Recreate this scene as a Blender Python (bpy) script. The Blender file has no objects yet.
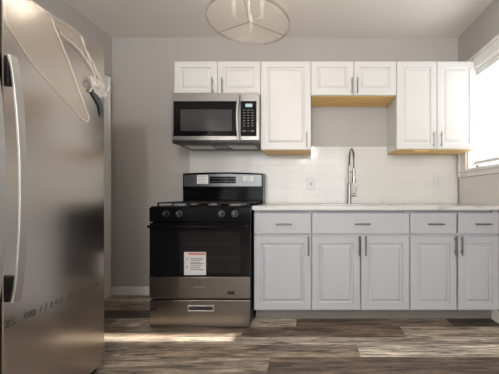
import bpy, bmesh, math, random
from mathutils import Vector, Matrix
random.seed(7)
S = bpy.context.scene
COL = S.collection
# ------------------------------------------------------------------ camera
F = 277.0
cam_d = bpy.data.cameras.new('camera'); cam = bpy.data.objects.new('camera', cam_d); COL.objects.link(cam)
cam_d.sensor_width = 36; cam_d.lens = F/499*36; cam_d.shift_x = -61.5/499; cam_d.shift_y = 8.0/499
cam_d.clip_start = 0.02
cam.location = (0, 0, 1.0); cam.rotation_euler = (math.pi/2, 0, 0)
S.camera = cam
# ------------------------------------------------------------------ exposure
S.view_settings.view_transform = 'Standard'; S.view_settings.look = 'None'
S.view_settings.gamma = 1; S.view_settings.use_curve_mapping = False
S.view_settings.exposure = 0.58
# ------------------------------------------------------------------ world, sun, window portals
W = bpy.data.worlds.new('sky'); S.world = W; W.use_nodes = True
wb = W.node_tree.nodes['Background']; wb.inputs[0].default_value = (0.94, 0.97, 1.0, 1); wb.inputs[1].default_value = 4.3
sun_d = bpy.data.lights.new('sun', 'SUN'); sun_d.energy = 11.0; sun_d.angle = 0.012; sun_d.color = (1, .93, .82)
sun = bpy.data.objects.new('sun', sun_d); COL.objects.link(sun)
sun.rotation_euler = Vector((-1, 0.0, -0.62)).to_track_quat('-Z', 'Y').to_euler()
def area(name, loc, d, sx, sy, e=0, portal=False, col=(1, 1, 1)):
    l = bpy.data.lights.new(name, 'AREA'); l.shape = 'RECTANGLE'; l.size = sx; l.size_y = sy; l.energy = e; l.color = col
    if portal: l.cycles.is_portal = True
    o = bpy.data.objects.new(name, l); COL.objects.link(o); o.location = loc
    o.rotation_euler = Vector(d).to_track_quat('-Z', 'Z').to_euler(); return o
area('kitchen_window_portal', (1.66, 2.255, 1.68), (-1, 0, 0), .8, .95, portal=True)
area('rear_fill_portal', (-.2, -2.56, 1.4), (0, 1, 0), 3.2, 1.7, portal=True)  # samples sky light through the window added behind the camera
pl_d = bpy.data.lights.new('rear_fill_light', 'POINT'); pl_d.energy = 72; pl_d.shadow_soft_size = .14; pl_d.color = (1, .945, .88)  # added fill light behind the camera, lifts ceiling and walls
pl = bpy.data.objects.new('rear_fill_light', pl_d); COL.objects.link(pl); pl.location = (-.1, -1.2, 2.1)

# ------------------------------------------------------------------ materials
def mat(name, col=(.8, .8, .8), rough=.5, metal=0, **kw):
    m = bpy.data.materials.new(name); m.use_nodes = True
    b = m.node_tree.nodes['Principled BSDF']
    b.inputs['Base Color'].default_value = (*col, 1); b.inputs['Roughness'].default_value = rough
    b.inputs['Metallic'].default_value = metal
    for k, v in kw.items():
        b.inputs[k.replace('_', ' ')].default_value = v
    return m
def nodes(m):
    nt = m.node_tree; return nt, nt.nodes['Principled BSDF']
def coords(nt, scale, kind='Object'):
    tc = nt.nodes.new('ShaderNodeTexCoord'); mp = nt.nodes.new('ShaderNodeMapping')
    mp.inputs['Scale'].default_value = scale
    nt.links.new(tc.outputs[kind], mp.inputs[0]); return mp
def noise_bump(m, scale=(60, 60, 60), strength=.1, dist=.002, detail=3):
    nt, b = nodes(m); mp = coords(nt, scale)
    n = nt.nodes.new('ShaderNodeTexNoise'); n.inputs['Scale'].default_value = 1; n.inputs['Detail'].default_value = detail
    nt.links.new(mp.outputs[0], n.inputs['Vector'])
    bp = nt.nodes.new('ShaderNodeBump'); bp.inputs['Strength'].default_value = strength; bp.inputs['Distance'].default_value = dist
    nt.links.new(n.outputs[0], bp.inputs['Height']); nt.links.new(bp.outputs[0], b.inputs['Normal'])
    return m
def noise_color(m, scale, c1, c2, p1=.35, p2=.65, detail=4, dist=0):
    nt, b = nodes(m); mp = coords(nt, scale)
    n = nt.nodes.new('ShaderNodeTexNoise'); n.inputs['Scale'].default_value = 1; n.inputs['Detail'].default_value = detail
    n.inputs['Distortion'].default_value = dist
    nt.links.new(mp.outputs[0], n.inputs['Vector'])
    r = nt.nodes.new('ShaderNodeValToRGB'); e = r.color_ramp.elements
    e[0].position = p1; e[0].color = (*c1, 1); e[1].position = p2; e[1].color = (*c2, 1)
    nt.links.new(n.outputs[0], r.inputs[0]); nt.links.new(r.outputs[0], b.inputs['Base Color']); return m

M = {}
M['wall'] = noise_bump(mat('greige_wall_paint', (.45, .428, .408), .6), (90, 90, 90), .08)
M['ceiling'] = noise_bump(mat('ceiling_paint', (.84, .80, .74), .8), (70, 70, 70), .08)
M['trim'] = mat('white_trim_paint', (.78, .77, .75), .35)
M['upper'] = noise_bump(mat('white_cabinet_paint', (.69, .685, .675), .38), (40, 40, 40), .03)
M['lower'] = noise_bump(mat('lower_cabinet_grey', (.405, .415, .445), .38), (40, 40, 40), .03)  # cool grey, darker than the upper cabinets
M['toekick'] = mat('toe_kick_board', (.16, .148, .132), .55)  # taupe darkened further to carry the shade of the recess
M['ply'] = noise_color(mat('raw_plywood', rough=.5), (3, 60, 60), (.84, .50, .15), (.95, .68, .27))
M['steel'] = noise_bump(mat('brushed_stainless', (.38, .37, .355), .36, 1), (6, 900, 900), .04, .0004)
M['steel_v'] = noise_bump(mat('fridge_stainless_under_film', (.54, .50, .465), .20, 1), (900, 3, 900), .04, .0005)
M['steel_grey'] = noise_bump(mat('grey_stainless', (.185, .192, .198), .36, 1), (6, 900, 900), .04, .0004)
M['chrome'] = mat('satin_nickel', (.42, .41, .40), .28, 1)
M['steel_dark'] = noise_bump(mat('stove_stainless', (.22, .195, .172), .30, 1), (6, 900, 900), .04, .0004)
M['satin'] = mat('satin_fridge_handle', (.50, .495, .49), .5, 1)
M['pull'] = mat('upper_pull_nickel', (.30, .295, .29), .32, 1)
M['nickel'] = mat('dark_nickel', (.22, .215, .21), .32, 1)
M['black_glass'] = mat('black_glass', (.005, .005, .006), .05, 0, Specular_IOR_Level=.18)
M['black_enamel'] = mat('black_enamel', (.004, .004, .005), .12, 0, Specular_IOR_Level=.10)
M['black_plastic'] = mat('black_plastic', (.012, .012, .013), .4)
M['iron'] = mat('cast_iron', (.012, .012, .013), .45, 0, Specular_IOR_Level=.2)
M['hob'] = mat('hob_enamel', (.006, .006, .007), .25, 0, Specular_IOR_Level=.08)
M['sticker'] = mat('white_sticker', (.74, .74, .73), .6)
M['oven_window'] = mat('oven_window_glass', (.010, .009, .010), .08, 0, Specular_IOR_Level=.22)
M['micro_window'] = noise_bump(mat('microwave_window_mesh', (.045, .045, .047), .2, 0, Specular_IOR_Level=.35), (600, 600, 600), .05)
M['paper'] = mat('paper_label', (.48, .48, .475), .6)
M['ink'] = mat('dark_ink', (.05, .05, .055), .6)
M['ink_grey'] = mat('faint_film_ink', (.06, .055, .053), .6)
M['red'] = mat('red_print', (.42, .12, .06), .6)
M['plate'] = mat('white_plastic_plate', (.66, .66, .65), .35)
M['slot'] = mat('outlet_slot', (.10, .10, .10), .6)
M['grey_plastic'] = mat('grey_plastic', (.3, .3, .31), .4)
M['display'] = mat('lit_display', (.02, .03, .03), .3, 0, Emission_Color=(.55, .75, .8, 1), Emission_Strength=.55)
M['filter'] = noise_bump(mat('grease_filter', (.62, .61, .59), .45, 1), (500, 500, 500), .3, .001)
M['quartz'] = noise_color(mat('white_quartz', rough=.18), (3, 9, 9), (.40, .39, .38), (.56, .55, .54), .33, .46, 6, 1.2)
M['sink'] = mat('sink_steel', (.5, .5, .5), .3, 1)
M['blind'] = mat('white_blind_slat', (.86, .86, .85), .5)
nt, b = nodes(M['blind']); tr = nt.nodes.new('ShaderNodeBsdfTranslucent'); tr.inputs[0].default_value = (.9, .9, .88, 1)
mx = nt.nodes.new('ShaderNodeMixShader'); mx.inputs[0].default_value = .07
nt.links.new(b.outputs[0], mx.inputs[1]); nt.links.new(tr.outputs[0], mx.inputs[2]); nt.links.new(mx.outputs[0], nt.nodes['Material Output'].inputs[0])
M['vinyl'] = mat('vinyl_window_frame', (.8, .8, .8), .4)
M['cord'] = mat('ladder_cord', (.7, .7, .68), .7)
M['hinge'] = mat('door_steel', (.55, .52, .45), .3, 1)
M['blue_tape'] = mat('dark_blue_tape', (.07, .085, .10), .4)

def glassy(name, alpha, col=(.9, .9, .9), rough=.08):
    m = mat(name, col, rough); m.node_tree.nodes['Principled BSDF'].inputs['Alpha'].default_value = alpha
    return m
M['glass'] = glassy('window_glass', .06)
M['lamp_glass'] = glassy('clear_lamp_glass', .035, (.72, .60, .45), .2)
M['lamp_ring'] = glassy('smoked_clear_ring', .22, (.16, .11, .08), .3)
M['lamp_sleeve'] = glassy('frosted_candle_sleeve', .10, (.9, .86, .78), .4)
M['film'] = noise_bump(glassy('protective_film', .17, (.90, .80, .68), .16), (7, 7, 7), .35, .01)
M['film_fold'] = noise_bump(glassy('film_fold', .42, (.92, .87, .82), .15), (90, 90, 90), .8, .01)

# tile
def tile_mat():
    m = mat('white_subway_tile', (.7, .7, .68), .12); nt, b = nodes(m)
    tc = nt.nodes.new('ShaderNodeTexCoord'); 
    br = nt.nodes.new('ShaderNodeTexBrick'); br.offset = .5
    br.inputs['Scale'].default_value = 1; br.inputs['Brick Width'].default_value = .1525; br.inputs['Row Height'].default_value = .0762
    br.inputs['Mortar Size'].default_value = .0016; br.inputs['Mortar Smooth'].default_value = .2
    br.inputs['Color1'].default_value = (.65, .64, .61, 1); br.inputs['Color2'].default_value = (.68, .67, .64, 1)
    br.inputs['Mortar'].default_value = (.60, .59, .57, 1)
    nt.links.new(tc.outputs['UV'], br.inputs['Vector']); nt.links.new(br.outputs['Color'], b.inputs['Base Color'])
    n = nt.nodes.new('ShaderNodeTexNoise'); n.inputs['Scale'].default_value = 14; nt.links.new(tc.outputs['UV'], n.inputs['Vector'])
    b1 = nt.nodes.new('ShaderNodeBump'); b1.inputs['Strength'].default_value = .12; b1.inputs['Distance'].default_value = .01
    nt.links.new(n.outputs[0], b1.inputs['Height'])
    b2 = nt.nodes.new('ShaderNodeBump'); b2.invert = True; b2.inputs['Strength'].default_value = .25; b2.inputs['Distance'].default_value = .002
    nt.links.new(br.outputs['Fac'], b2.inputs['Height']); nt.links.new(b1.outputs[0], b2.inputs['Normal'])
    nt.links.new(b2.outputs[0], b.inputs['Normal']); return m
M['tile'] = tile_mat()
# floor
def floor_mat():
    m = mat('weathered_vinyl_plank', rough=.42); nt, b = nodes(m); L = nt.links.new
    at = nt.nodes.new('ShaderNodeAttribute'); at.attribute_name = 'tone'
    tc = nt.nodes.new('ShaderNodeTexCoord')
    off = nt.nodes.new('ShaderNodeVectorMath'); off.operation = 'MULTIPLY_ADD'
    off.inputs[1].default_value = (37, 11, 5)
    L(at.outputs['Color'], off.inputs[0]); L(tc.outputs['Object'], off.inputs[2])
    def ns(scale, detail, dist, sub):
        mp = nt.nodes.new('ShaderNodeMapping'); mp.inputs['Scale'].default_value = scale; L(off.outputs[0], mp.inputs[0])
        n = nt.nodes.new('ShaderNodeTexNoise'); n.inputs['Scale'].default_value = 1; n.inputs['Detail'].default_value = detail
        n.inputs['Distortion'].default_value = dist; L(mp.outputs[0], n.inputs['Vector'])
        r = nt.nodes.new('ShaderNodeMapRange'); r.inputs['From Min'].default_value = .36; r.inputs['From Max'].default_value = .64
        r.inputs['To Min'].default_value = sub[0]; r.inputs['To Max'].default_value = sub[1]
        L(n.outputs[0], r.inputs[0]); return r
    a = ns((4.2, 46, 1), 8, .9, (.42, 1.6)); c = ns((22, 260, 1), 5, .4, (.72, 1.28)); d = ns((.9, 7, 1), 3, 1.5, (.72, 1.3))
    mu = nt.nodes.new('ShaderNodeMath'); mu.operation = 'MULTIPLY'; L(a.outputs[0], mu.inputs[0]); L(c.outputs[0], mu.inputs[1])
    mv = nt.nodes.new('ShaderNodeMath'); mv.operation = 'MULTIPLY'; L(mu.outputs[0], mv.inputs[0]); L(d.outputs[0], mv.inputs[1])
    sc = nt.nodes.new('ShaderNodeVectorMath'); sc.operation = 'SCALE'; L(at.outputs['Color'], sc.inputs[0]); L(mv.outputs[0], sc.inputs['Scale'])
    L(sc.outputs[0], b.inputs['Base Color'])
    bp = nt.nodes.new('ShaderNodeBump'); bp.inputs['Strength'].default_value = .15; bp.inputs['Distance'].default_value = .002
    L(mu.outputs[0], bp.inputs['Height']); L(bp.outputs[0], b.inputs['Normal']); return m
M['floor'] = floor_mat()

# ------------------------------------------------------------------ helpers
def link(name, bm, m, parent=None, smooth=False):
    me = bpy.data.meshes.new(name); bm.normal_update(); bm.to_mesh(me); bm.free()
    ms = m if isinstance(m, (list, tuple)) else [m]
    for x in ms: me.materials.append(x)
    if smooth:
        for p in me.polygons: p.use_smooth = True
        me.set_sharp_from_angle(angle=math.radians(35))
    o = bpy.data.objects.new(name, me); COL.objects.link(o)
    if parent:
        o.parent = parent; o.matrix_parent_inverse = parent_inv(parent)
    return o
def parent_inv(p):
    m = Matrix.Translation(p.location)
    q = p.parent
    while q: q = q.parent
    return m.inverted()
def thing(name, label, cat, loc, group=None):
    o = bpy.data.objects.new(name, None); COL.objects.link(o); o.location = loc; o.empty_display_size = .1
    o['label'] = label; o['category'] = cat
    if group: o['group'] = group
    return o
def tag(o, label, cat, group=None):
    o['label'] = label; o['category'] = cat
    if group: o['group'] = group
    return o
def struct(name, bm, m, smooth=False):
    o = link(name, bm, m, None, smooth); o['kind'] = 'structure'; return o
def BM(): return bmesh.new()
def box(bm, x0, x1, y0, y1, z0, z1, bev=0, seg=2):
    t = bmesh.new()
    bmesh.ops.create_cube(t, size=1)
    for v in t.verts:
        v.co = Vector((x0 + (v.co.x+.5)*(x1-x0), y0 + (v.co.y+.5)*(y1-y0), z0 + (v.co.z+.5)*(z1-z0)))
    if bev: bmesh.ops.bevel(t, geom=t.edges[:], offset=bev, segments=seg, affect='EDGES', profile=.5)
    merge(bm, t); return bm
def merge(bm, t):
    me = bpy.data.meshes.new('tmp'); t.to_mesh(me); t.free(); bm.from_mesh(me); bpy.data.meshes.remove(me)
def cyl(bm, p0, p1, r0, r1=None, n=20, cap=True):
    p0 = Vector(p0); p1 = Vector(p1); r1 = r0 if r1 is None else r1
    d = p1-p0; q = d.to_track_quat('Z', 'Y').to_matrix().to_4x4()
    t = bmesh.new()
    bmesh.ops.create_cone(t, cap_ends=cap, segments=n, radius1=r0, radius2=r1, depth=d.length)
    t.transform(Matrix.Translation((p0+p1)/2) @ q); merge(bm, t); return bm
def tube(bm, pts, r, n=10, closed=False):
    pts = [Vector(p) for p in pts]; N = len(pts); rs = r if isinstance(r, (list, tuple)) else [r]*N
    rings = []; up = None
    for i, p in enumerate(pts):
        if closed: tdir = (pts[(i+1) % N]-pts[i-1]).normalized()
        else: tdir = (pts[min(i+1, N-1)]-pts[max(i-1, 0)]).normalized()
        if up is None:
            up = Vector((0, 0, 1)) if abs(tdir.z) < .9 else Vector((1, 0, 0))
        a = tdir.cross(up).normalized(); b = a.cross(tdir).normalized(); up = b
        rings.append([bm.verts.new(p + rs[i]*(math.cos(2*math.pi*k/n)*a + math.sin(2*math.pi*k/n)*b)) for k in range(n)])
    for i in range(N if closed else N-1):
        A = rings[i]; B = rings[(i+1) % N]
        for k in range(n): bm.faces.new((A[k], B[k], B[(k+1) % n], A[(k+1) % n]))
    if not closed:
        bm.faces.new(rings[0]); bm.faces.new(rings[-1][::-1])
    bmesh.ops.recalc_face_normals(bm, faces=bm.faces[:]); return bm
def ring_band(bm, c, r, h, t, n=64):          # a band ring: height h, thickness t
    v = []
    for k in range(n):
        a = 2*math.pi*k/n; ca, sa = math.cos(a), math.sin(a)
        v.append([bm.verts.new((c[0]+ca*rr, c[1]+sa*rr, c[2]+zz)) for rr, zz in ((r, 0), (r, h), (r-t, h), (r-t, 0))])
    for k in range(n):
        A, B = v[k], v[(k+1) % n]
        for j in range(4): bm.faces.new((A[j], B[j], B[(j+1) % 4], A[(j+1) % 4]))
    bmesh.ops.recalc_face_normals(bm, faces=bm.faces[:]); return bm
def panel_door(bm, x0, x1, z0, z1, yf, th=.02, m=.052, raised=True):
    """door slab facing -Y with a raised centre panel; yf = front plane"""
    if raised:
        prof = [(0, th), (0, .004), (.004, 0), (m, 0), (m+.003, .010), (m+.013, .0125), (m+.031, .0025), (m+.033, .0015)]
    else:
        prof = [(0, th), (0, .004), (.004, 0)]
    rings = []
    for ins, d in prof:
        rings.append([bm.verts.new(c) for c in ((x0+ins, yf+d, z0+ins), (x1-ins, yf+d, z0+ins), (x1-ins, yf+d, z1-ins), (x0+ins, yf+d, z1-ins))])
    for A, B in zip(rings, rings[1:]):
        for k in range(4): bm.faces.new((A[k], A[(k+1) % 4], B[(k+1) % 4], B[k]))
    bm.faces.new(rings[-1]); bm.faces.new(rings[0][::-1])
    bmesh.ops.recalc_face_normals(bm, faces=bm.faces[:]); return bm
def bar_pull(bm, p, L, vertical, r=.0055, out=.03):
    x, y, z = p
    if vertical:
        cyl(bm, (x, y-out, z-L/2), (x, y-out, z+L/2), r)
        for s in (-1, 1): cyl(bm, (x, y, z+s*L*.33), (x, y-out, z+s*L*.33), r*.8)
    else:
        cyl(bm, (x-L/2, y-out, z), (x+L/2, y-out, z), r)
        for s in (-1, 1): cyl(bm, (x+s*L*.33, y, z), (x+s*L*.33, y-out, z), r*.8)
    return bm
def text_bm(txt, size, mtx, ext=.0004):
    cu = bpy.data.curves.new('txt', 'FONT'); cu.body = txt; cu.size = size; cu.extrude = ext; cu.align_x = 'CENTER'; cu.align_y = 'CENTER'
    o = bpy.data.objects.new('txt', cu); COL.objects.link(o)
    bpy.context.view_layer.update()
    me = bpy.data.meshes.new_from_object(o.evaluated_get(bpy.context.evaluated_depsgraph_get()))
    b = bmesh.new(); b.from_mesh(me); b.transform(mtx)
    bpy.data.objects.remove(o); bpy.data.curves.remove(cu); bpy.data.meshes.remove(me); return b
FACE_CAM = Matrix.Rotation(math.pi/2, 4, 'X')

# ------------------------------------------------------------------ room
XL, XR, YB, YR, H = -1.997, 1.475, 2.78, -2.5, 2.576
T = .12
# floor planks
rows = [(2.90, 2.60, [(-3, -.9, 'tan'), (-.9, 2, 'mid')]), (2.60, 2.40, [(-3, -1.1, 'mid'), (-1.1, 2, 'dark')]),
        (2.40, 2.255, [(-3, -.8, 'vdark'), (-.8, 2, 'mid')]),
        (2.255, 2.103, [(-3, -1.55, 'mid'), (-1.55, -.116, 'tan'), (-.116, .62, 'dark'), (.62, 1.086, 'mid'), (1.086, 2, 'vdark')]),
        (2.103, 1.947, [(-3, -.5, 'mid'), (-.5, .676, 'dark'), (.676, 2, 'tan')]),
        (1.947, 1.852, [(-3, 2, 'grey')]),
        (1.852, 1.710, [(-3, -1.2, 'grey'), (-1.2, .3076, 'mid'), (.3076, 2, 'pale')]),
        (1.710, 1.545, [(-3, -.25, 'midg'), (-.25, 2, 'dark')]),
        (1.545, 1.39, [(-3, .1, 'mid'), (.1, 2, 'dark')])]
tones = {'pale': (.50, .44, .365), 'tan': (.38, .315, .245), 'grey': (.32, .27, .22), 'mid': (.225, .175, .13), 'midg': (.235, .19, .15),
         'brown': (.18, .132, .095), 'dark': (.145, .105, .075), 'vdark': (.06, .043, .032)}
y = 1.39
while y > YR-.1:
    x = -3; sg = []
    while x < 2:
        w = random.uniform(.8, 1.3); sg.append((x, min(x+w, 2), random.choice(['mid', 'grey', 'dark', 'tan', 'pale', 'brown']))); x += w
    rows.append((y, y-.155, sg)); y -= .155
bm = BM(); lay = bm.loops.layers.float_color.new('tone')
for ya, yb, sg in rows:
    for xa, xb, tn in sg:
        xa = max(xa, XL-T); xb = min(xb, XR+T)
        if xb <= xa: continue
        g = 0
        f = bm.faces.new([bm.verts.new(c) for c in ((xa+g, yb+g, 0), (xb-g, yb+g, 0), (xb-g, ya-g, 0), (xa+g, ya-g, 0))])
        c = tones[tn]; k = random.uniform(.93, 1.07)
        for l in f.loops: l[lay] = (c[0]*k, c[1]*k, c[2]*k, 1)
# sub-slab under the planks
nb = len(bm.faces)
box(bm, XL-T, XR+T, YR-.3, YB+T, -.1, -.001)
fl = struct('floor', bm, M['floor'])
struct('ceiling', box(BM(), XL-T, XR+T, YR-T, YB+T, H, H+.1), M['ceiling'])
struct('wall_back', box(BM(), XL-T, XR+T, YB, YB+T, 0, H), M['wall'])
# left wall with door opening (far part visible)
DY0, DY1, DZ = 1.83, 2.64, 2.07
bm = BM(); box(bm, XL-T, XL, YR, DY0, 0, H); box(bm, XL-T, XL, DY1, YB, 0, H); box(bm, XL-T, XL, DY0, DY1, DZ, H)
struct('wall_left', bm, M['wall'])
# right wall with window
WY0, WY1, WZ0, WZ1 = 1.868, 2.61, 1.235, 2.125
bm = BM(); box(bm, XR, XR+T, YR, WY0, 0, H); box(bm, XR, XR+T, WY1, YB, 0, H)
box(bm, XR, XR+T, WY0, WY1, 0, WZ0); box(bm, XR, XR+T, WY0, WY1, WZ1, H)
struct('wall_right', bm, M['wall'])
# rear wall, out of view; wide window added for soft frontal light
bm = BM(); box(bm, XL-T, -1.8, YR-T, YR, 0, H); box(bm, 1.4, XR+T, YR-T, YR, 0, H)
box(bm, -1.8, 1.4, YR-T, YR, 0, .55); box(bm, -1.8, 1.4, YR-T, YR, 2.25, H)
struct('wall_rear', bm, M['wall'])
bm = BM()
for a in ((-1.8, -1.74), (-.76, -.70), (.30, .36), (1.34, 1.4)): box(bm, a[0], a[1], YR-.09, YR-.03, .55, 2.25)
box(bm, -1.74, 1.34, YR-.09, YR-.03, .55, .61); box(bm, -1.74, 1.34, YR-.09, YR-.03, 2.19, 2.25)
w2 = struct('rear_fill_window', bm, M['vinyl'])
link('pane', box(BM(), -1.74, 1.34, YR-.064, YR-.058, .61, 2.19), M['glass'], w2)

# baseboards
def baseboard(name, x0, x1, y0, y1):
    return struct(name, box(BM(), x0, x1, y0, y1, 0, .085, .004), M['trim'])
baseboard('baseboard_back', XL, -1.24, YB-.014, YB)
baseboard('baseboard_left', XL, XL+.014, YR, 1.74)
baseboard('baseboard_right', XR-.02, XR, YR, 2.24)
baseboard('baseboard_rear', XL+.02, XR-.03, YR, YR+.014)

# left door with casing
bm = BM(); cw = .09
box(bm, XL, XL+.018, DY1, DY1+cw, 0, DZ+.085, .004); box(bm, XL, XL+.018, DY0-cw, DY0, 0, DZ+.085, .004)
box(bm, XL, XL+.018, DY0, DY1, DZ, DZ+.085, .004)
box(bm, XL+.018, XL+.026, DY1+cw-.022, DY1+cw, 0, DZ+.085, .003)
box(bm, XL-T, XL+.003, DY1-.012, DY1, 0, DZ); box(bm, XL-T, XL+.003, DY0, DY0+.012, 0, DZ)
struct('trim_1', bm, M['trim'])
bm = BM(); panel_door(bm, DY0+.014, DY1-.014, .01, DZ-.004, 0, .036, .11)
bm.transform(Matrix.Translation((XL-.05, 0, 0)) @ Matrix.Rotation(math.pi/2, 4, 'Z')) ; 
d1 = struct('door_1', bm, M['trim'])
bm = BM(); bmesh.ops.create_uvsphere(bm, u_segments=16, v_segments=10, radius=.028, matrix=Matrix.Translation((XL+.008, DY0+.08, .95)))
cyl(bm, (XL-.052, DY0+.08, .95), (XL-.01, DY0+.08, .95), .012)
link('door_knob', bm, M['chrome'], d1, True)

# window 1: casing, jamb, sash, glass; blinds are a thing of their own
bm = BM(); CY0, CY1, CZ0, CZ1 = WY0-.11, 2.735, 1.17, 2.242; cx = XR-.02
box(bm, cx, XR, WY1, CY1, CZ0, CZ1, .004); box(bm, cx, XR, CY0, WY0, CZ0, CZ1, .004)
box(bm, cx, XR, WY0, WY1, WZ1, CZ1, .004); box(bm, cx, XR, WY0, WY1, CZ0, WZ0, .004)
for a in ((CY1-.028, CY1), (CY0, CY0+.028)): box(bm, cx-.01, cx+.001, a[0], a[1], CZ0, CZ1, .003)
box(bm, cx-.01, cx+.001, CY0+.028, CY1-.028, CZ1-.028, CZ1, .003)
box(bm, cx-.012, cx+.001, CY0+.028, CY1-.028, WZ0-.02, WZ0, .003)
t = .012
box(bm, XR-.002, XR+T, WY0, WY0+t, WZ0, WZ1); box(bm, XR-.002, XR+T, WY1-t, WY1, WZ0, WZ1)
box(bm, XR-.002, XR+T, WY0+t, WY1-t, WZ0, WZ0+t); box(bm, XR-.002, XR+T, WY0+t, WY1-t, WZ1-t, WZ1)
w1 = struct('window_1', bm, M['trim'])
bm = BM(); a, b, c, d = WY0+t, WY1-t, WZ0+t, WZ1-t; xs0, xs1 = XR+.075, XR+.105; q = .032; zm = (c+d)/2
box(bm, xs0, xs1, a, a+.012, c, d, .002); box(bm, xs0, xs1, b-q, b, c, d, .002)
box(bm, xs0, xs1, a, b, c, c+q, .002); box(bm, xs0, xs1, a, b, d-q, d, .002)
link('window_sash', bm, M['vinyl'], w1)
link('pane', box(BM(), XR+.088, XR+.092, a+.01, b-.01, c+.01, d-.01), M['glass'], w1)

# blinds
BY0, BY1 = WY0+.125, WY1-.03; bx = XR+.034
bl = thing('window_blind', 'white horizontal slat blind hanging in the bright window above the counter', 'window blind', (bx, (BY0+BY1)/2, WZ1-.05))
link('head_rail', box(BM(), bx-.02, bx+.02, BY0, BY1, WZ1-.055, WZ1-.014, .002), M['blind'], bl)
sbm = BM(); z = WZ1-.075; zs = []
while z > WZ0+.062:
    zs.append(z); z -= .0215
slat = None
for z in zs:
    s = BM(); n = 4; top = []
    tl = .95
    for k in range(n+1):
        u = (k/n-.5)*.025; h = .0022*(1-(2*k/n-1)**2)
        # outside edge raised so high sun is blocked
        top.append((bx + u*math.cos(tl), z + u*math.sin(tl)*-1 + h))
    for sgn in (0, -.0006):
        pass
    vs = [[s.verts.new((px, yy, pz+dz)) for px, pz in top] for yy in (BY0+.004, BY1-.004) for dz in (0, -.0007)]
    A0, A1, B0, B1 = vs
    for k in range(n):
        s.faces.new((A0[k], A0[k+1], B0[k+1], B0[k])); s.faces.new((A1[k+1], A1[k], B1[k], B1[k+1]))
        s.faces.new((A0[k+1], A0[k], A1[k], A1[k+1])); s.faces.new((B0[k], B0[k+1], B1[k+1], B1[k]))
    s.faces.new((A0[0], B0[0], B1[0], A1[0])); s.faces.new((A0[n], A1[n], B1[n], B0[n]))
    bmesh.ops.recalc_face_normals(s, faces=s.faces[:])
    merge(sbm, s)
link('slats', sbm, M['blind'], bl)
link('bottom_rail', box(BM(), bx-.013, bx+.013, BY0+.004, BY1-.004, WZ0+.040, WZ0+.054, .002), M['blind'], bl)
for yy in (BY1-.12, (BY0+BY1)/2, BY0+.12):
    bm = BM()
    for dx in (-.0135, .0135): cyl(bm, (bx+dx, yy, WZ0+.05), (bx+dx, yy, WZ1-.05), .0009, n=6)
    link('ladder_cord', bm, M['cord'], bl)

# ------------------------------------------------------------------ backsplash
bm = BM(); uv = bm.loops.layers.uv.new('UVMap')
def tbox(x0, x1, y0, y1, z0, z1):
    bb = BM(); box(bb, x0, x1, y0, y1, z0, z1); merge(bm, bb)
for xa, xb, zt_ in ((-1.214, -.451, 1.440), (-.451, .001, 1.399), (.001, .762, 1.482), (.762, XR-.0105, 1.403)):
    tbox(xa, xb, YB-.010, YB-.0005, .9165, zt_)
ty1 = YB
tbox(XR-.010, XR-.0005, 1.60, CY0-.001, .9165, 1.482); tbox(XR-.010, XR-.0005, CY0-.001, CY1+.001, .9165, CZ0-.002)
uv = bm.loops.layers.uv.verify(); bm.normal_update()
for f in bm.faces:
    for l in f.loops:
        c = l.vert.co
        l[uv].uv = (c.y, c.z-.915) if abs(f.normal.x) > .5 else (c.x, c.z-.915)
tag(link('tiled_backsplash', bm, M['tile']), 'glossy white subway tile backsplash behind the counter and under the window', 'backsplash')

# ------------------------------------------------------------------ cabinets
def set_label(o, s): o['label'] = s; return o
def wall_cab(label, x0, x1, z0, z1, doors, hz, xf=None):
    t = thing('wall_cabinet', label, 'cabinet', ((x0+x1)/2, 2.64, z0), 'white wall cabinets')
    bm = BM(); box(bm, x0+.0008, x1-.0008, 2.49, YB-.001, z0+.006, z1)
    link('cabinet_body', bm, M['upper'], t)
    link('bottom_panel', box(BM(), x0+.004, x1-.004, 2.493, YB-.002, z0, z0+.006), M['ply'], t)
    for dx0, dx1, hx in doors:
        g = .0022
        d = link('door', panel_door(BM(), dx0+g, dx1-g, z0+.004, z1-.002, 2.47), M['upper'], t)
        link('door_handle', bar_pull(BM(), (hx, 2.471, hz),   .135, True), M['pull'], d, True)
    return t
def wx(px, D): return (px-311)*D/F
def wz(py, D): return 1-(py-195)*D/F
U = 2.47; ztop = wz(61, U)
wall_cab('short white two-door wall cabinet directly above the microwave', -1.222, -.450, 1.885, ztop,
         [(-1.222, -.836, wx(212.3, 2.45)), (-.836, -.450, wx(222, 2.45))], wz(85, 2.44))
wall_cab('tall narrow single-door white wall cabinet right of the microwave', -.450, 0, wz(150, U), ztop,
         [(-.450, 0, wx(306.8, 2.45))], wz(139.5, 2.44))
wall_cab('short white two-door wall cabinet high above the sink faucet', 0, .763, wz(95.5, U), ztop,
         [(0, .3815, wx(352, 2.45)), (.3815, .763, wx(357.5, 2.45))], wz(85, 2.44))
rc = wall_cab('tall white two-door wall cabinet beside the window', .763, XR-.001, wz(149.5, U), ztop,
         [(.763, 1.124, wx(434, 2.45)), (1.124, 1.472, wx(441.5, 2.45))], wz(139, 2.44))
bm = BM(); box(bm, .93, 1.07, 2.50, 2.54, wz(149.5, U)-.010, wz(149.5, U)-.0002, .002)
link('loose_wood_strip', bm, M['ply'], rc)

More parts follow.
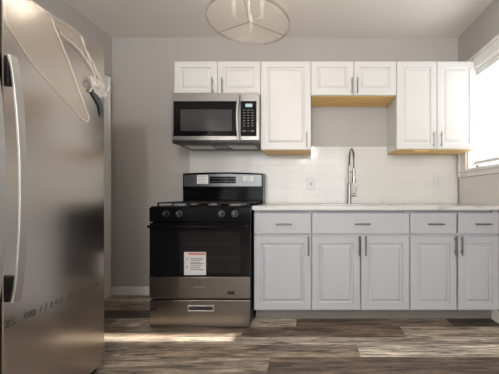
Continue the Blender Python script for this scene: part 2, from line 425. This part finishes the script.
L_ = 2.15
ZD0, ZD1, ZP0, ZP1 = wz(234, L_), wz(213, L_), wz(310, L_), wz(236.5, L_)
def base_cab(label, x0, x1, drawers, doors):
    t = thing('base_cabinet', label, 'cabinet', ((x0+x1)/2, 2.47, 0), 'grey base cabinets')
    bm = BM(); th = .018
    box(bm, x0+.0008, x0+th, 2.17, YB-.001, .098, .884); box(bm, x1-th, x1-.0008, 2.17, YB-.001, .098, .884)
    box(bm, x0+th, x1-th, 2.17, YB-.001, .098, .098+th); box(bm, x0+th, x1-th, YB-.012, YB-.001, .098+th, .884)
    # face frame
    box(bm, x0+th, x0+.045, 2.17, 2.19, .116, .884); box(bm, x1-.045, x1-th, 2.17, 2.19, .116, .884)
    box(bm, x0+.045, x1-.045, 2.19, 2.21, .845, .884); box(bm, x0+.045, x1-.045, 2.17, 2.19, .665, .71)
    box(bm, x0+.045, x1-.045, 2.17, 2.19, .116, .14)
    link('cabinet_body', bm, M['lower'], t)
    set_label(link('toe_kick', box(BM(), x0, x1, 2.245, 2.257, 0, .098), M['toekick'], t), 'dull taupe toe kick board, darkened for the recess shade')
    for dx0, dx1, hx in drawers:
        d = link('drawer_front', panel_door(BM(), dx0+.003, dx1-.003, ZD0, ZD1, L_, raised=False), M['lower'], t)
        link('drawer_handle', bar_pull(BM(), (hx, L_+.001, wz(224.2, 2.12)), .125, False), M['nickel'], d, True)
    for dx0, dx1, hx in doors:
        d = link('door', panel_door(BM(), dx0+.003, dx1-.003, ZP0, ZP1, L_), M['lower'], t)
        link('door_handle', bar_pull(BM(), (hx, L_+.001, wz(246, 2.12)), .15, True), M['nickel'], d, True)
    return t
HD = 2.125
base_cab('narrow grey base cabinet next to the stove with one drawer over one door', -.446, .004, [(-.446, .004, wx(283.8, HD))], [(-.446, .004, wx(308.5, HD))])
base_cab('grey sink base cabinet under the faucet with one wide drawer front', .004, .768, [(.004, .768, wx(362.5, HD))],
         [(.004, .386, wx(359.5, HD)), (.386, .768, wx(366, HD))])
base_cab('grey base cabinet under the window end with two drawers side by side', .768, XR-.012, [(.768, 1.135, wx(436.5, HD)), (1.140, XR-.012, wx(484, HD))],
         [(.768, 1.135, wx(456, HD)), (1.140, XR-.012, wx(462.5, HD))])

# countertop with sink cut-out
bm = BM(); CX0, CX1, CF = -.452, XR-.0005, 2.122; z0, z1 = .885, .916
SX0, SX1, SY0, SY1 = .10, .66, 2.235, 2.60
xs = [CX0, SX0, SX1, CX1]; ys = [CF, SY0, SY1, YB-.011]
g = {}
for z in (z0, z1):
    for i, x in enumerate(xs):
        for j, y in enumerate(ys): g[i, j, z] = bm.verts.new((x, y, z))
for i in range(3):
    for j in range(3):
        if (i, j) == (1, 1): continue
        bm.faces.new([g[k] for k in ((i, j, z1), (i+1, j, z1), (i+1, j+1, z1), (i, j+1, z1))])
        bm.faces.new([g[k] for k in ((i, j, z0), (i, j+1, z0), (i+1, j+1, z0), (i+1, j, z0))])
for i in range(3):
    bm.faces.new([g[k] for k in ((i, 0, z0), (i+1, 0, z0), (i+1, 0, z1), (i, 0, z1))])
    bm.faces.new([g[k] for k in ((i, 3, z0), (i, 3, z1), (i+1, 3, z1), (i+1, 3, z0))])
    bm.faces.new([g[k] for k in ((0, i, z0), (0, i, z1), (0, i+1, z1), (0, i+1, z0))])
    bm.faces.new([g[k] for k in ((3, i, z0), (3, i+1, z0), (3, i+1, z1), (3, i, z1))])
for e in (((1, 1), (2, 1)), ((2, 1), (2, 2)), ((2, 2), (1, 2)), ((1, 2), (1, 1))):
    (a, b), (c, d) = e; bm.faces.new((g[a, b, z0], g[c, d, z0], g[c, d, z1], g[a, b, z1]))
bmesh.ops.recalc_face_normals(bm, faces=bm.faces[:])
es = [e for e in bm.edges if len(e.link_faces) == 2 and e.calc_face_angle(0) > 1 and e.verts[0].co.z > .91 and e.verts[1].co.z > .91]
bmesh.ops.bevel(bm, geom=es, offset=.003, segments=2, affect='EDGES')
tag(link('countertop', bm, M['quartz']), 'long white quartz countertop with faint grey veins over the grey base cabinets', 'countertop')
# sink
bm = BM(); a0, a1, b0, b1 = SX0+.002, SX1-.002, SY0+.002, SY1-.002
prof = [(0, .912), (0, .70), (.03, .682), (.24, .680)]
prof2 = prof[::-1]
rings = []
for ins, z in prof: rings.append([bm.verts.new(c) for c in ((a0+ins, b0+min(ins, .16), z), (a1-ins, b0+min(ins, .16), z), (a1-ins, b1-min(ins, .16), z), (a0+ins, b1-min(ins, .16), z))])
for A, B in zip(rings, rings[1:]):
    for k in range(4): bm.faces.new((A[k], A[(k+1) % 4], B[(k+1) % 4], B[k]))
bm.faces.new(rings[-1])
bmesh.ops.recalc_face_normals(bm, faces=bm.faces[:])
bmesh.ops.solidify(bm, geom=bm.faces[:], thickness=-.0015)
sk = thing('kitchen_sink', 'stainless undermount sink basin set into the white countertop below the faucet', 'sink', ((a0+a1)/2, (b0+b1)/2, .68))
link('basin', bm, M['sink'], sk)
link('drain', cyl(BM(), ((a0+a1)/2, (b0+b1)/2, .681), ((a0+a1)/2, (b0+b1)/2, .685), .045, n=28), M['chrome'], sk, True)

# faucet
fx, fy, fz = wx(349.3, 2.675), 2.675, .916
fa = thing('kitchen_faucet', 'tall spring neck pull-down faucet standing behind the sink', 'faucet', (fx, fy, fz))
bm = BM(); cyl(bm, (fx, fy, fz), (fx, fy, fz+.008), .028, n=28); cyl(bm, (fx, fy, fz+.008), (fx, fy, fz+.19), .0185, n=28)
cyl(bm, (fx, fy, fz+.19), (fx, fy, fz+.205), .0185, .012, n=28); cyl(bm, (fx, fy, fz+.205), (fx, fy, fz+.37), .0115)
link('faucet_body', bm, M['chrome'], fa, True)
# spring arch toward the camera
def arch(t):
    if t < .22: return Vector((fx, fy, fz+.36+t/.22*.06))
    if t < .80:
        a = (t-.22)/.58*math.pi; R = .075
        return Vector((fx+.02*(1-math.cos(a))/2, fy-R*(1-math.cos(a)), fz+.42+R*math.sin(a)*1.25))
    return Vector((fx+.02, fy-.15, fz+.42-(t-.8)/.2*.10))
link('hose', tube(BM(), [arch(i/40) for i in range(41)], .006, 8), M['black_plastic'], fa, True)
sp = []; turns = 26
for i in range(turns*10+1):
    t = i/(turns*10)*.80; p = arch(t); q = arch(min(t+.01, .99)); d = (q-p).normalized()
    u = d.cross(Vector((1, 0, 0))).normalized(); v = Vector((1, 0, 0)); an = 2*math.pi*i/10
    sp.append(p + .0098*(math.cos(an)*u+math.sin(an)*v))
link('spring_coil', tube(BM(), sp, .0023, 5), M['chrome'], fa, True)
e = Vector((fx+.02, fy-.15, fz+.32))
bm = BM(); cyl(bm, e+Vector((0, 0, .01)), e-Vector((0, 0, .035)), .012); cyl(bm, e-Vector((0, 0, .035)), e-Vector((0, 0, .10)), .0125, .019); cyl(bm, e-Vector((0, 0, .10)), e-Vector((0, 0, .125)), .020)
link('spray_head', bm, M['chrome'], fa, True)
bm = BM(); tube(bm, [(fx, fy, fz+.305), (fx+.006, fy-.05, fz+.305), (fx+.017, fy-.12, fz+.30)], .005, 8)
ring_band(bm, (e.x, e.y, fz+.288), .0185, .02, .004, 24)
link('spray_holder', bm, M['chrome'], fa, True)
bm = BM(); cyl(bm, (fx+.01, fy, fz+.085), (fx+.062, fy, fz+.085), .0155, n=24); tube(bm, [(fx+.054, fy, fz+.09), (fx+.062, fy-.004, fz+.12), (fx+.075, fy-.01, fz+.165)], [.008, .006, .005], 10)
link('lever_handle', bm, M['chrome'], fa, True)

# outlets
def outlet(label, px, py, w, h, gfci):
    x = wx(px, 2.77); z = wz(py, 2.77); y0 = YB-.0102
    t = thing('wall_outlet', label, 'outlet', (x, y0, z), 'outlets on the backsplash')
    link('cover_plate', box(BM(), x-w/2, x+w/2, y0-.009, y0, z-h/2, z+h/2, .003), M['plate'], t)
    if gfci:
        link('receptacle', box(BM(), x-.017, x+.017, y0-.0105, y0-.005, z-.034, z+.034, .001), M['plate'], t)
        bm = BM()
        for s in (-1, 1):
            for dx in (-.0065, .0065): box(bm, x+dx-.001, x+dx+.001, y0-.0112, y0-.0102, z+s*.021-.005, z+s*.021+.005)
        for dz in (-.004, .004): box(bm, x-.008, x+.008, y0-.0118, y0-.0102, z+dz-.0028, z+dz+.0028)
        link('socket_slots', bm, M['slot'], t)
    else:
        for s in (-1, 1):
            r = link('receptacle', cyl(BM(), (x, y0-.0105, z+s*.02), (x, y0-.005, z+s*.02), .0165, n=24), M['plate'], t, True)
            bm = BM()
            for dx in (-.0065, .0065): box(bm, x+dx-.0013, x+dx+.0013, y0-.0112, y0-.0104, z+s*.02-.003, z+s*.02+.006)
            cyl(bm, (x, y0-.0112, z+s*.02-.009), (x, y0-.0104, z+s*.02-.009), .0028, n=10)
            link('socket_slots', bm, M['slot'], r)
outlet('white square-faced safety outlet on the tiles left of the faucet', 311, 184, .078, .125, True)
outlet('white duplex outlet on the tiles near the window corner', 437.3, 181.5, .072, .115, False)

# ------------------------------------------------------------------ microwave
mf = 2.38
mx0, mx1, mz0, mz1 = wx(171.5, mf), wx(259, mf), wz(143, mf), 1.882
mw = thing('over_range_microwave', 'stainless over-the-range microwave with black glass door mounted above the stove', 'microwave', ((mx0+mx1)/2, 2.58, mz0))
link('housing', box(BM(), mx0+.004, mx1-.002, mf+.035, YB-.002, mz0+.012, mz1-.001, .002), M['steel_grey'], mw)
zb = wz(140.3, mf)
link('front_frame', box(BM(), mx0, mx1, mf+.004, mf+.035, zb, mz1-.001, .004), M['steel'], mw)
set_label(link('door_glass', box(BM(), wx(173.3, mf), wx(237.5, mf), mf-.001, mf+.006, wz(136, mf), wz(101, mf), .003), M['black_glass'], mw), 'black glass door face')
link('door_window', box(BM(), wx(180.5, mf), wx(232, mf), mf-.0025, mf, wz(131, mf), wz(109.5, mf), .001), M['micro_window'], mw)
cp = link('control_panel', box(BM(), wx(240.5, mf), wx(256.5, mf), mf-.001, mf+.006, wz(136, mf), wz(101, mf), .002), M['black_glass'], mw)
link('display', box(BM(), wx(245.5, mf), wx(252.3, mf), mf-.0018, mf, wz(107, mf), wz(103.8, mf)), M['display'], cp)
bm = BM()
for r in range(9):
    for c in range(3):
        if r == 7: continue
        x = wx(244.2+c*4.1, mf); z = wz(110.2+r*2.6, mf); w, h = (.010, .003) if r < 3 else (.006, .005)
        if r == 8: w, h = ((.013, .006) if c != 1 else (.006, .003))
        link('key', box(BM(), x-w, x+w, mf-.0015, mf, z-h/2, z+h/2), M['grey_plastic'], cp)
bm = BM()
pts = [(wx(239.6, mf), mf-.004, wz(96, mf))]
for i in range(13):
    u = i/12; pts.append((wx(239.2, mf)-.0075*math.sin(u*math.pi), mf-.028-.018*math.sin(u*math.pi), wz(97+u*43.5, mf)))
pts.append((wx(239.6, mf), mf-.004, wz(141, mf)))
bm = tube(bm, pts, .0105, 12)
link('door_handle', bm, M['satin'], mw, True)
link('base_vent', box(BM(), mx0+.002, mx1-.002, mf+.006, YB-.003, mz0, zb-.0005, .002), M['black_plastic'], mw)
ub = link('underside_plate', box(BM(), mx0+.02, mx1-.02, mf+.04, YB-.05, mz0-.004, mz0+.001), M['black_plastic'], mw)
for a, b in ((mx0+.06, mx0+.30), (mx1-.30, mx1-.06)):
    link('grease_filter', box(BM(), a, b, mf+.11, mf+.28, mz0-.008, mz0-.003, .001), M['filter'], mw)
link('work_light_lens', box(BM(), (mx0+mx1)/2-.055, (mx0+mx1)/2+.055, mf+.13, mf+.22, mz0-.008, mz0-.003, .001), M['grey_plastic'], mw)

# ------------------------------------------------------------------ range
rf = 2.07; rx0, rx1 = wx(149, rf), wx(251.2, rf)-.0004
rg = thing('gas_range', 'freestanding gas stove with black oven door and stainless drawer, left of the grey cabinets', 'stove', ((rx0+rx1)/2, 2.4, 0))
rx1 = -.4545
RB = 2.76
link('oven_body', box(BM(), rx0+.002, rx1-.002, rf+.04, RB-.01, .035, .895, .002), M['black_enamel'], rg)
zc = .915
bm = BM(); box(bm, rx0, rx1, rf+.02, 2.645, .893, zc, .005)
link('cooktop', bm, M['hob'], rg)
# control panel with slight tilt
cpz0, cpz1 = wz(222, rf), .905
cp = link('control_panel', box(BM(), rx0, rx1, rf, rf+.045, cpz0, cpz1, .005), M['black_enamel'], rg)
for px in (164.8, 178, 220.6, 234):
    x = wx(px, rf-.02); z = wz(213.8, rf-.01)
    k = BM(); cyl(k, (x, rf+.002, z), (x, rf-.006, z), .023, n=28); cyl(k, (x, rf-.006, z), (x, rf-.030, z), .0185, .016, n=28)
    box(k, x-.003, x+.003, rf-.036, rf-.028, z-.015, z+.015, .001)
    kk = link('burner_knob', k, M['black_plastic'], rg, True)
    b = BM(); ring_band(b, (0, 0, 0), .0245, .003, .003, 28); b.transform(Matrix.Translation((x, rf-.001, z)) @ Matrix.Rotation(math.pi/2, 4, 'X'))
    link('knob_trim', b, M['nickel'], kk)
    link('pointer', box(BM(), x-.0016, x+.0016, rf-.037, rf-.0358, z-.002, z+.013), M['chrome'], kk)
# oven door
dz0, dz1 = wz(298.5, rf), wz(223, rf)
od = link('oven_door', box(BM(), rx0+.001, rx1-.001, rf+.002, rf+.038, dz0, dz1, .004), M['black_glass'], rg)
link('oven_window', box(BM(), wx(179, rf), wx(240.5, rf), rf, rf+.004, wz(273, rf), wz(232, rf), .001), M['oven_window'], od)
bm = BM()
for py in (244, 257): cyl(bm, (wx(180, rf), rf+.0002, wz(py, rf)), (wx(240, rf), rf+.0002, wz(py, rf)), .0008, n=6)
link('rack_line', bm, M['black_plastic'], od)
st = link('steel_door_strip', box(BM(), rx0+.001, rx1-.001, rf-.001, rf+.010, dz0+.001, wz(277, rf), .002), M['steel_dark'], od)
tb = text_bm('AMANA', .026, Matrix.Translation((wx(199.3, rf), rf-.0014, wz(287.3, rf))) @ FACE_CAM @ Matrix.Diagonal((1.0, .75, 1, 1)))
link('logo_lettering', tb, M['chrome'], od)
bm = BM(); hz_ = wz(226.6, rf-.04); cyl(bm, (rx0+.014, rf-.040, hz_), (rx1-.010, rf-.040, hz_), .0105, n=20)
for x in (rx0+.03, rx1-.04): box(bm, x-.012, x+.012, rf-.038, rf+.004, hz_-.009, hz_+.009, .003)
link('door_handle', bm, M['black_enamel'], od, True)
# energy / warning label
lb = link('warning_label', box(BM(), wx(184.2, rf), wx(206, rf), rf-.0012, rf-.0002, wz(275, rf), wz(252, rf)), M['paper'], od)
bm = BM(); box(bm, wx(188.5, rf), wx(205.5, rf), rf-.0018, rf-.001, wz(254.8, rf), wz(253, rf))
link('red_heading', bm, M['red'], lb)
bm = BM()
for i, py in enumerate((258.5, 260, 262, 263.5, 265.5, 267.5, 269.5)):
    box(bm, wx(190.5, rf), wx(203.5-(i % 3)*1.6, rf), rf-.0017, rf-.001, wz(py+.35, rf), wz(py-.25, rf))
for py in (258.8, 267):
    t = bmesh.new(); bmesh.ops.create_circle(t, cap_ends=True, segments=3, radius=.009)
    t.transform(Matrix.Translation((wx(187.2, rf), rf-.0016, wz(py, rf))) @ Matrix.Rotation(math.pi/2, 4, 'X') @ Matrix.Rotation(math.pi/2, 4, 'Z')); merge(bm, t)
link('printed_lines', bm, M['ink'], lb)
# drawer
dr = link('storage_drawer', box(BM(), rx0+.003, rx1-.003, rf+.002, rf+.036, wz(327.3, rf), wz(300.3, rf), .004), M['steel_dark'], rg)
bm = BM(); hx0, hx1, hz0, hz1 = wx(187.7, rf), wx(214, rf), wz(311.5, rf), wz(305.3, rf)
box(bm, hx0, hx1, rf-.006, rf+.004, hz1-.008, hz1, .002); box(bm, hx0, hx1, rf-.006, rf+.004, hz0, hz0+.010, .003)
box(bm, hx0, hx0+.01, rf-.006, rf+.004, hz0+.01, hz1-.008, .002); box(bm, hx1-.01, hx1, rf-.006, rf+.004, hz0+.01, hz1-.008, .002)
dh = link('drawer_handle', bm, M['chrome'], dr)
link('handle_recess', box(BM(), hx0+.01, hx1-.01, rf+.001, rf+.003, hz0+.01, hz1-.008), M['black_plastic'], dr)
bm = BM(); box(bm, wx(227.5, rf), wx(234.5, rf), rf-.0016, rf-.0006, wz(294.5, rf), wz(291, rf), .0004)
link('torn_tape', bm, M['black_plastic'], od)
bm = BM(); box(bm, wx(149.8, rf), wx(156.5, rf), rf+.001, rf+.0025, wz(311, rf), wz(308.3, rf), .0004)
link('torn_tape', bm, M['black_plastic'], dr)
for x in (rx0+.05, rx1-.05):
    for y in (rf+.08, RB-.08): link('levelling_foot', cyl(BM(), (x, y, 0), (x, y, .036), .018, n=16), M['black_plastic'], rg, True)
# grates: three sections side by side
gz = zc
W3 = (rx1-rx0-.04)/3
for s in range(3):
    a = rx0+.02+s*W3+.003; b = a+W3-.006; y0, y1 = rf+.07, 2.60
    bm = BM(); h0, h1 = gz+.018, gz+.028
    for x in (a, (a+b)/2-.005, b-.01): box(bm, x, x+.01, y0, y1, h0, h1, .002)
    for y in (y0, y0+.13, (y0+y1)/2, y1-.14, y1-.01): box(bm, a+.01, b-.01, y, y+.01, h0+.0005, h1-.0005)
    for x in (a, b-.01):
        for y in (y0, (y0+y1)/2, y1-.01): box(bm, x, x+.01, y, y+.01, gz, h0+.002)
    link('burner_grate', bm, M['iron'], rg)
for i, (cx_, cy_, r) in enumerate(((rx0+.16, rf+.18, .05), (rx1-.16, rf+.18, .05), (rx0+.16, rf+.42, .04), (rx1-.16, rf+.42, .04), ((rx0+rx1)/2, rf+.30, .045))):
    bm = BM(); cyl(bm, (cx_, cy_, gz), (cx_, cy_, gz+.008), r, n=28); cyl(bm, (cx_, cy_, gz+.008), (cx_, cy_, gz+.014), r*.8, n=28)
    link('burner', bm, M['grey_plastic'], rg, True)
# backguard: arched top
by = 2.62; bx0, bx1 = wx(183, by), rx1
def arched(bm, x0, x1, y0, y1, z0, ze, rise, n=24, sl=0):
    pr = [(x0+(x1-x0)*i/n, ze+rise*(1-(2*i/n-1)**2)) for i in range(n+1)]
    ft = [bm.verts.new((x, y0, z)) for x, z in pr]; bt = [bm.verts.new((x, y1, z)) for x, z in pr]
    fb = [bm.verts.new((x, y0-sl, z0)) for x, z in pr]; bb = [bm.verts.new((x, y1, z0)) for x, z in pr]
    for i in range(n):
        bm.faces.new((ft[i], fb[i], fb[i+1], ft[i+1])); bm.faces.new((bt[i+1], bb[i+1], bb[i], bt[i]))
        bm.faces.new((ft[i+1], bt[i+1], bt[i], ft[i])); bm.faces.new((fb[i], bb[i], bb[i+1], fb[i+1]))
    bm.faces.new((ft[0], bt[0], bb[0], fb[0])); bm.faces.new((ft[n], fb[n], bb[n], bt[n]))
    bmesh.ops.recalc_face_normals(bm, faces=bm.faces[:]); return bm
bg = link('backguard', arched(BM(), bx0, bx1, by, RB, .90, wz(173.5, by), .012), M['black_enamel'], rg)
link('overhanging_lip', box(BM(), bx0+.002, bx1-.002, by-.012, by+.01, wz(189.5, by), wz(186.5, by), .003), M['black_enamel'], bg)
set_label(link('steel_fascia', arched(BM(), bx0+.012, bx1-.012, by-.006, by+.002, wz(186.3, by), wz(175.2, by), .011), M['steel_grey'], bg), 'grey steel fascia')
dp = link('clock_panel', box(BM(), wx(210, by), wx(236, by), by-.009, by-.005, wz(183.3, by), wz(176.6, by), .001), M['black_glass'], bg)
bm = BM()
for r in range(2):
    for c in range(9):
        if c in (4,): continue
        x = wx(212.2+c*2.75, by-.009); z = wz(178.6+r*2.8, by-.009); link('key', box(BM(), x-.006, x+.006, by-.0096, by-.0088, z-.0022, z+.0022), M['grey_plastic'], dp)
def sticker(px0, px1, py0, py1):
    o = link('paper_sticker', box(BM(), wx(px0, by), wx(px1, by), by-.0075, by-.0065, wz(py1, by), wz(py0, by)), M['sticker'], bg)
    bm = BM(); n = int((py1-py0)/1.6)
    for i in range(n):
        py = py0+1.3+i*1.6; box(bm, wx(px0+1.2, by), wx(px1-1.2-(i % 2)*1.5, by), by-.008, by-.0073, wz(py+.2, by), wz(py-.2, by))
    link('printed_lines', bm, M['grey_plastic'], o)
sticker(197.3, 208.3, 175.2, 183.8); sticker(243.3, 253.8, 176.3, 181.3)

# ------------------------------------------------------------------ refrigerator
fX = -1.18; FY0, FY1 = .665, 1.583; SEAM = 1.056; FT = 1.826
fr = thing('refrigerator', 'large stainless side-by-side refrigerator with peeling protective film, against the left wall', 'refrigerator', (-1.6, (FY0+FY1)/2, 0))
link('cabinet_shell', box(BM(), -1.965, fX-.055, FY0+.004, FY1-.004, .03, FT-.015, .004), M['grey_plastic'], fr)
def fdoor(y0, y1, lab):
    return set_label(link('door', box(BM(), fX-.05, fX, y0, y1, .045, FT, .004, 2), M['steel_v'], fr), lab)
dfz = fdoor(FY0, SEAM-.003, 'narrow freezer door nearest the camera'); drr = fdoor(SEAM+.003, FY1, 'wider door at the far side')
link('base_grille', box(BM(), fX-.10, fX-.03, FY0+.02, FY1-.02, .008, .04, .003), M['black_plastic'], fr)
for y in (FY0+.08, FY1-.06):
    for x in (fX-.07, -1.88): link('levelling_foot', cyl(BM(), (x, y, 0), (x, y, .032), .02, n=16), M['black_plastic'], fr, True)
for y in (FY0+.05, FY1-.05): link('hinge_cover', box(BM(), fX-.12, fX-.01, y-.035, y+.035, FT-.016, FT+.012, .004), M['grey_plastic'], fr)
def fhandle(y0, y1, parent):
    zt, zb_ = 1.54, .585; n = 16; bm = BM(); outer = []
    R = []
    for i in range(n+1):
        u = i/n; z = zt+(zb_-zt)*u
        xo = fX + (.022*(1-u)+.035*u) + .036*math.sin(math.pi*u)**.7
        R.append([bm.verts.new(c) for c in ((xo-.008, y0, z), (xo-.002, y0, z), (xo, y0+.002, z), (xo, y1-.002, z), (xo-.002, y1, z), (xo-.008, y1, z))])
    for A, B in zip(R, R[1:]):
        for k in range(6): bm.faces.new((A[k], A[(k+1) % 6], B[(k+1) % 6], B[k]))
    bm.faces.new(R[0]); bm.faces.new(R[-1][::-1]); bmesh.ops.recalc_face_normals(bm, faces=bm.faces[:])
    h = link('door_handle', bm, M['satin'], parent, True)
    for za, zbb, xo in ((1.425, 1.537, fX+.0175), (.588, .685, fX+.030)):
        link('handle_mount', box(BM(), fX-.0003, xo, y0+.001, y1-.002, za, zbb, .002), M['black_plastic'], h)
fhandle(1.062, 1.094, drr); fhandle(.984, 1.016, dfz)
# film: points are (y, z) on the door face; helper from photo pixels on plane X=fX
def fp(px, py, off=.004):
    X = fX+off; D = X*F/(px-311); return Vector((X, D, 1-(py-195)*D/F))
def sheet(bm, pts, th=.0012):
    vs = [bm.verts.new(p) for p in pts]; f = bm.faces.new(vs)
    r = bmesh.ops.extrude_face_region(bm, geom=[f]); 
    for v in r['geom']:
        if isinstance(v, bmesh.types.BMVert): v.co.x += th
    bmesh.ops.recalc_face_normals(bm, faces=bm.faces[:]); return bm
fl1 = [(2, 17), (14, 34), (31, 61), (55, 89), (75, 110), (84, 121), (88, 122), (89, 118), (79, 88), (66, 52), (56, 27), (47, 15)]
p1 = [fp(*p, .002) for p in fl1]; zt = FT-.006
p1 = [Vector((fX+.002, 1.07, p1[0].z+.05))]+p1[1:] 
p1.append(Vector((fX+.002, 1.20, zt))); p1.append(Vector((fX+.002, 1.07, zt)))
link('film_flap', sheet(BM(), p1, .0014), M['film'], drr)
def jitter(pts, a): return [p+Vector((random.uniform(0, a), random.uniform(-a, a), random.uniform(-a, a))) for p in pts]
def dens(pts, k):
    out = []
    for p, q in zip(pts, pts[1:]):
        for i in range(k): out.append(p.lerp(q, i/k))
    return out+[pts[-1]]
bm = BM()
tube(bm, jitter(dens([fp(*p, .006) for p in [(47, 11), (52, 20), (60, 40), (72, 70), (82, 98), (89, 118), (87, 122), (82, 119)]], 5), .0022), .0022, 6)
tube(bm, dens([fp(*p, .005) for p in [(3, 17), (14, 34), (31, 61), (55, 89), (75, 110), (84, 121)]], 3), .0012, 6)
link('film_fold', bm, M['film_fold'], drr, True)
# stretched film toward the far top corner and its crumpled end
p2 = [fp(*p, .003) for p in [(48, 13), (60, 19), (73, 27), (81, 36), (84, 45), (92, 60), (101, 78), (104, 88), (97, 84), (86, 62), (72, 44), (60, 32)]]
for p in p2: p.z = min(p.z, zt+.0); p.y = min(p.y, FY1+.02)
link('stretched_film', sheet(BM(), p2), M['film'], drr)
bm = BM()
for path, r, jt in (([(48, 13), (60, 20), (73, 28), (81, 37), (84, 46)], .0022, .002), ([(60, 32), (70, 42), (82, 52), (90, 66), (97, 82)], .003, .004),
                ([(82, 37), (85, 48), (90, 62), (98, 76), (104, 86)], .0032, .004), ([(86, 50), (94, 66), (101, 80), (106, 92)], .003, .004),
                ([(90, 92), (95, 82), (98, 90), (103, 84), (106, 94), (108, 86)], .004, .005), ([(90, 84), (96, 90), (100, 96), (104, 90)], .004, .006)):
    pts = [fp(*p, .010) for p in path]
    tube(bm, jitter(dens(pts, 4), jt), r, 6)
link('film_fold', bm, M['film_fold'], drr, True)
bm = BM()   # crumpled ball-like end
c0 = fp(99, 88, .02); c0.y = min(c0.y, FY1-.02)
bmesh.ops.create_icosphere(bm, subdivisions=3, radius=1)
for v in bm.verts:
    k = 1+.35*math.sin(7*v.co.x+3*v.co.y*4)*math.cos(9*v.co.z+2)+random.uniform(-.12, .12)
    v.co = Vector((c0.x+v.co.x*.014*k, c0.y+v.co.y*.050*k, c0.z+v.co.z*.038*k+v.co.y*-.02))
link('crumpled_film', bm, M['film_fold'], drr)
bm = BM(); pts = [fp(*p, .006) for p in [(91, 92), (96, 93), (100, 98), (102, 104), (103, 112), (101, 118), (99, 106), (95, 99)]]
sheet(bm, pts, .002)
set_label(link('tape_strip', bm, M['blue_tape'], drr), 'dark blue tape strip')
# printed lettering on the film (runs along the door at z = .50)
mt = Matrix(((0, 0, 1, fX+.0008), (1, 0, 0, 0), (0, 1, 0, 0), (0, 0, 0, 1)))
for s, y_, z_, sz in (('ZS', 1.086, .497, .040), ('0I0', 1.163, .499, .040), ('/ /', 1.222, .501, .040), ('2 0 F', 1.285, .502, .034), ('/ I I', 1.365, .504, .034), ('5 0 8', 1.445, .505, .034), ('6', 1.525, .507, .034)):
    tb = text_bm(s, sz, Matrix.Translation((0, y_, z_)) @ mt @ Matrix.Diagonal((1.0, .95, 1, 1)), .0002)
    link('film_lettering', tb, M['ink_grey'], drr)

# ------------------------------------------------------------------ ceiling light
lx, ly, lz, lr = -.398, 1.78, 2.10, .262
cl = thing('ceiling_light', 'clear drum ceiling light with a thin ring at its lower rim', 'ceiling light', (lx, ly, H))
bm = BM(); cyl(bm, (lx, ly, H-.025), (lx, ly, H-.0005), .07, n=32); cyl(bm, (lx, ly, lz+.02), (lx, ly, H-.02), .006)
link('canopy', bm, M['lamp_sleeve'], cl, True)
link('rim', ring_band(BM(), (lx, ly, lz), lr, .016, .006, 72), M['lamp_ring'], cl)
link('rim', ring_band(BM(), (lx, ly, lz+.36), lr, .012, .006, 72), M['lamp_ring'], cl)
link('glass_shade', ring_band(BM(), (lx, ly, lz+.016), lr-.001, .344, .003, 72), M['lamp_glass'], cl)
for k in range(3):
    a = math.radians(35+120*k); bm = BM()
    cyl(bm, (lx, ly, lz+.012), (lx+math.cos(a)*(lr-.005), ly+math.sin(a)*(lr-.005), lz+.008), .0035, n=8)
    link('spoke', bm, M['lamp_ring'], cl)
for k in range(3):
    a = math.radians(95+120*k); x, y = lx+.10*math.cos(a), ly+.10*math.sin(a)
    bm = BM(); cyl(bm, (lx, ly, lz+.015), (x, y, lz+.015), .003, n=8); cyl(bm, (x, y, lz+.015), (x, y, lz+.12), .011, n=14)
    link('candle_sleeve', bm, M['lamp_sleeve'], cl, True)

for k in range(3):
    a = math.radians(95+120*k)
    b_ = bpy.data.lights.new('candle_bulb', 'POINT'); b_.energy = .7; b_.color = (1, .90, .76); b_.shadow_soft_size = .03
    o = bpy.data.objects.new('candle_bulb', b_); COL.objects.link(o); o.location = (lx+.10*math.cos(a), ly+.10*math.sin(a), lz+.16)
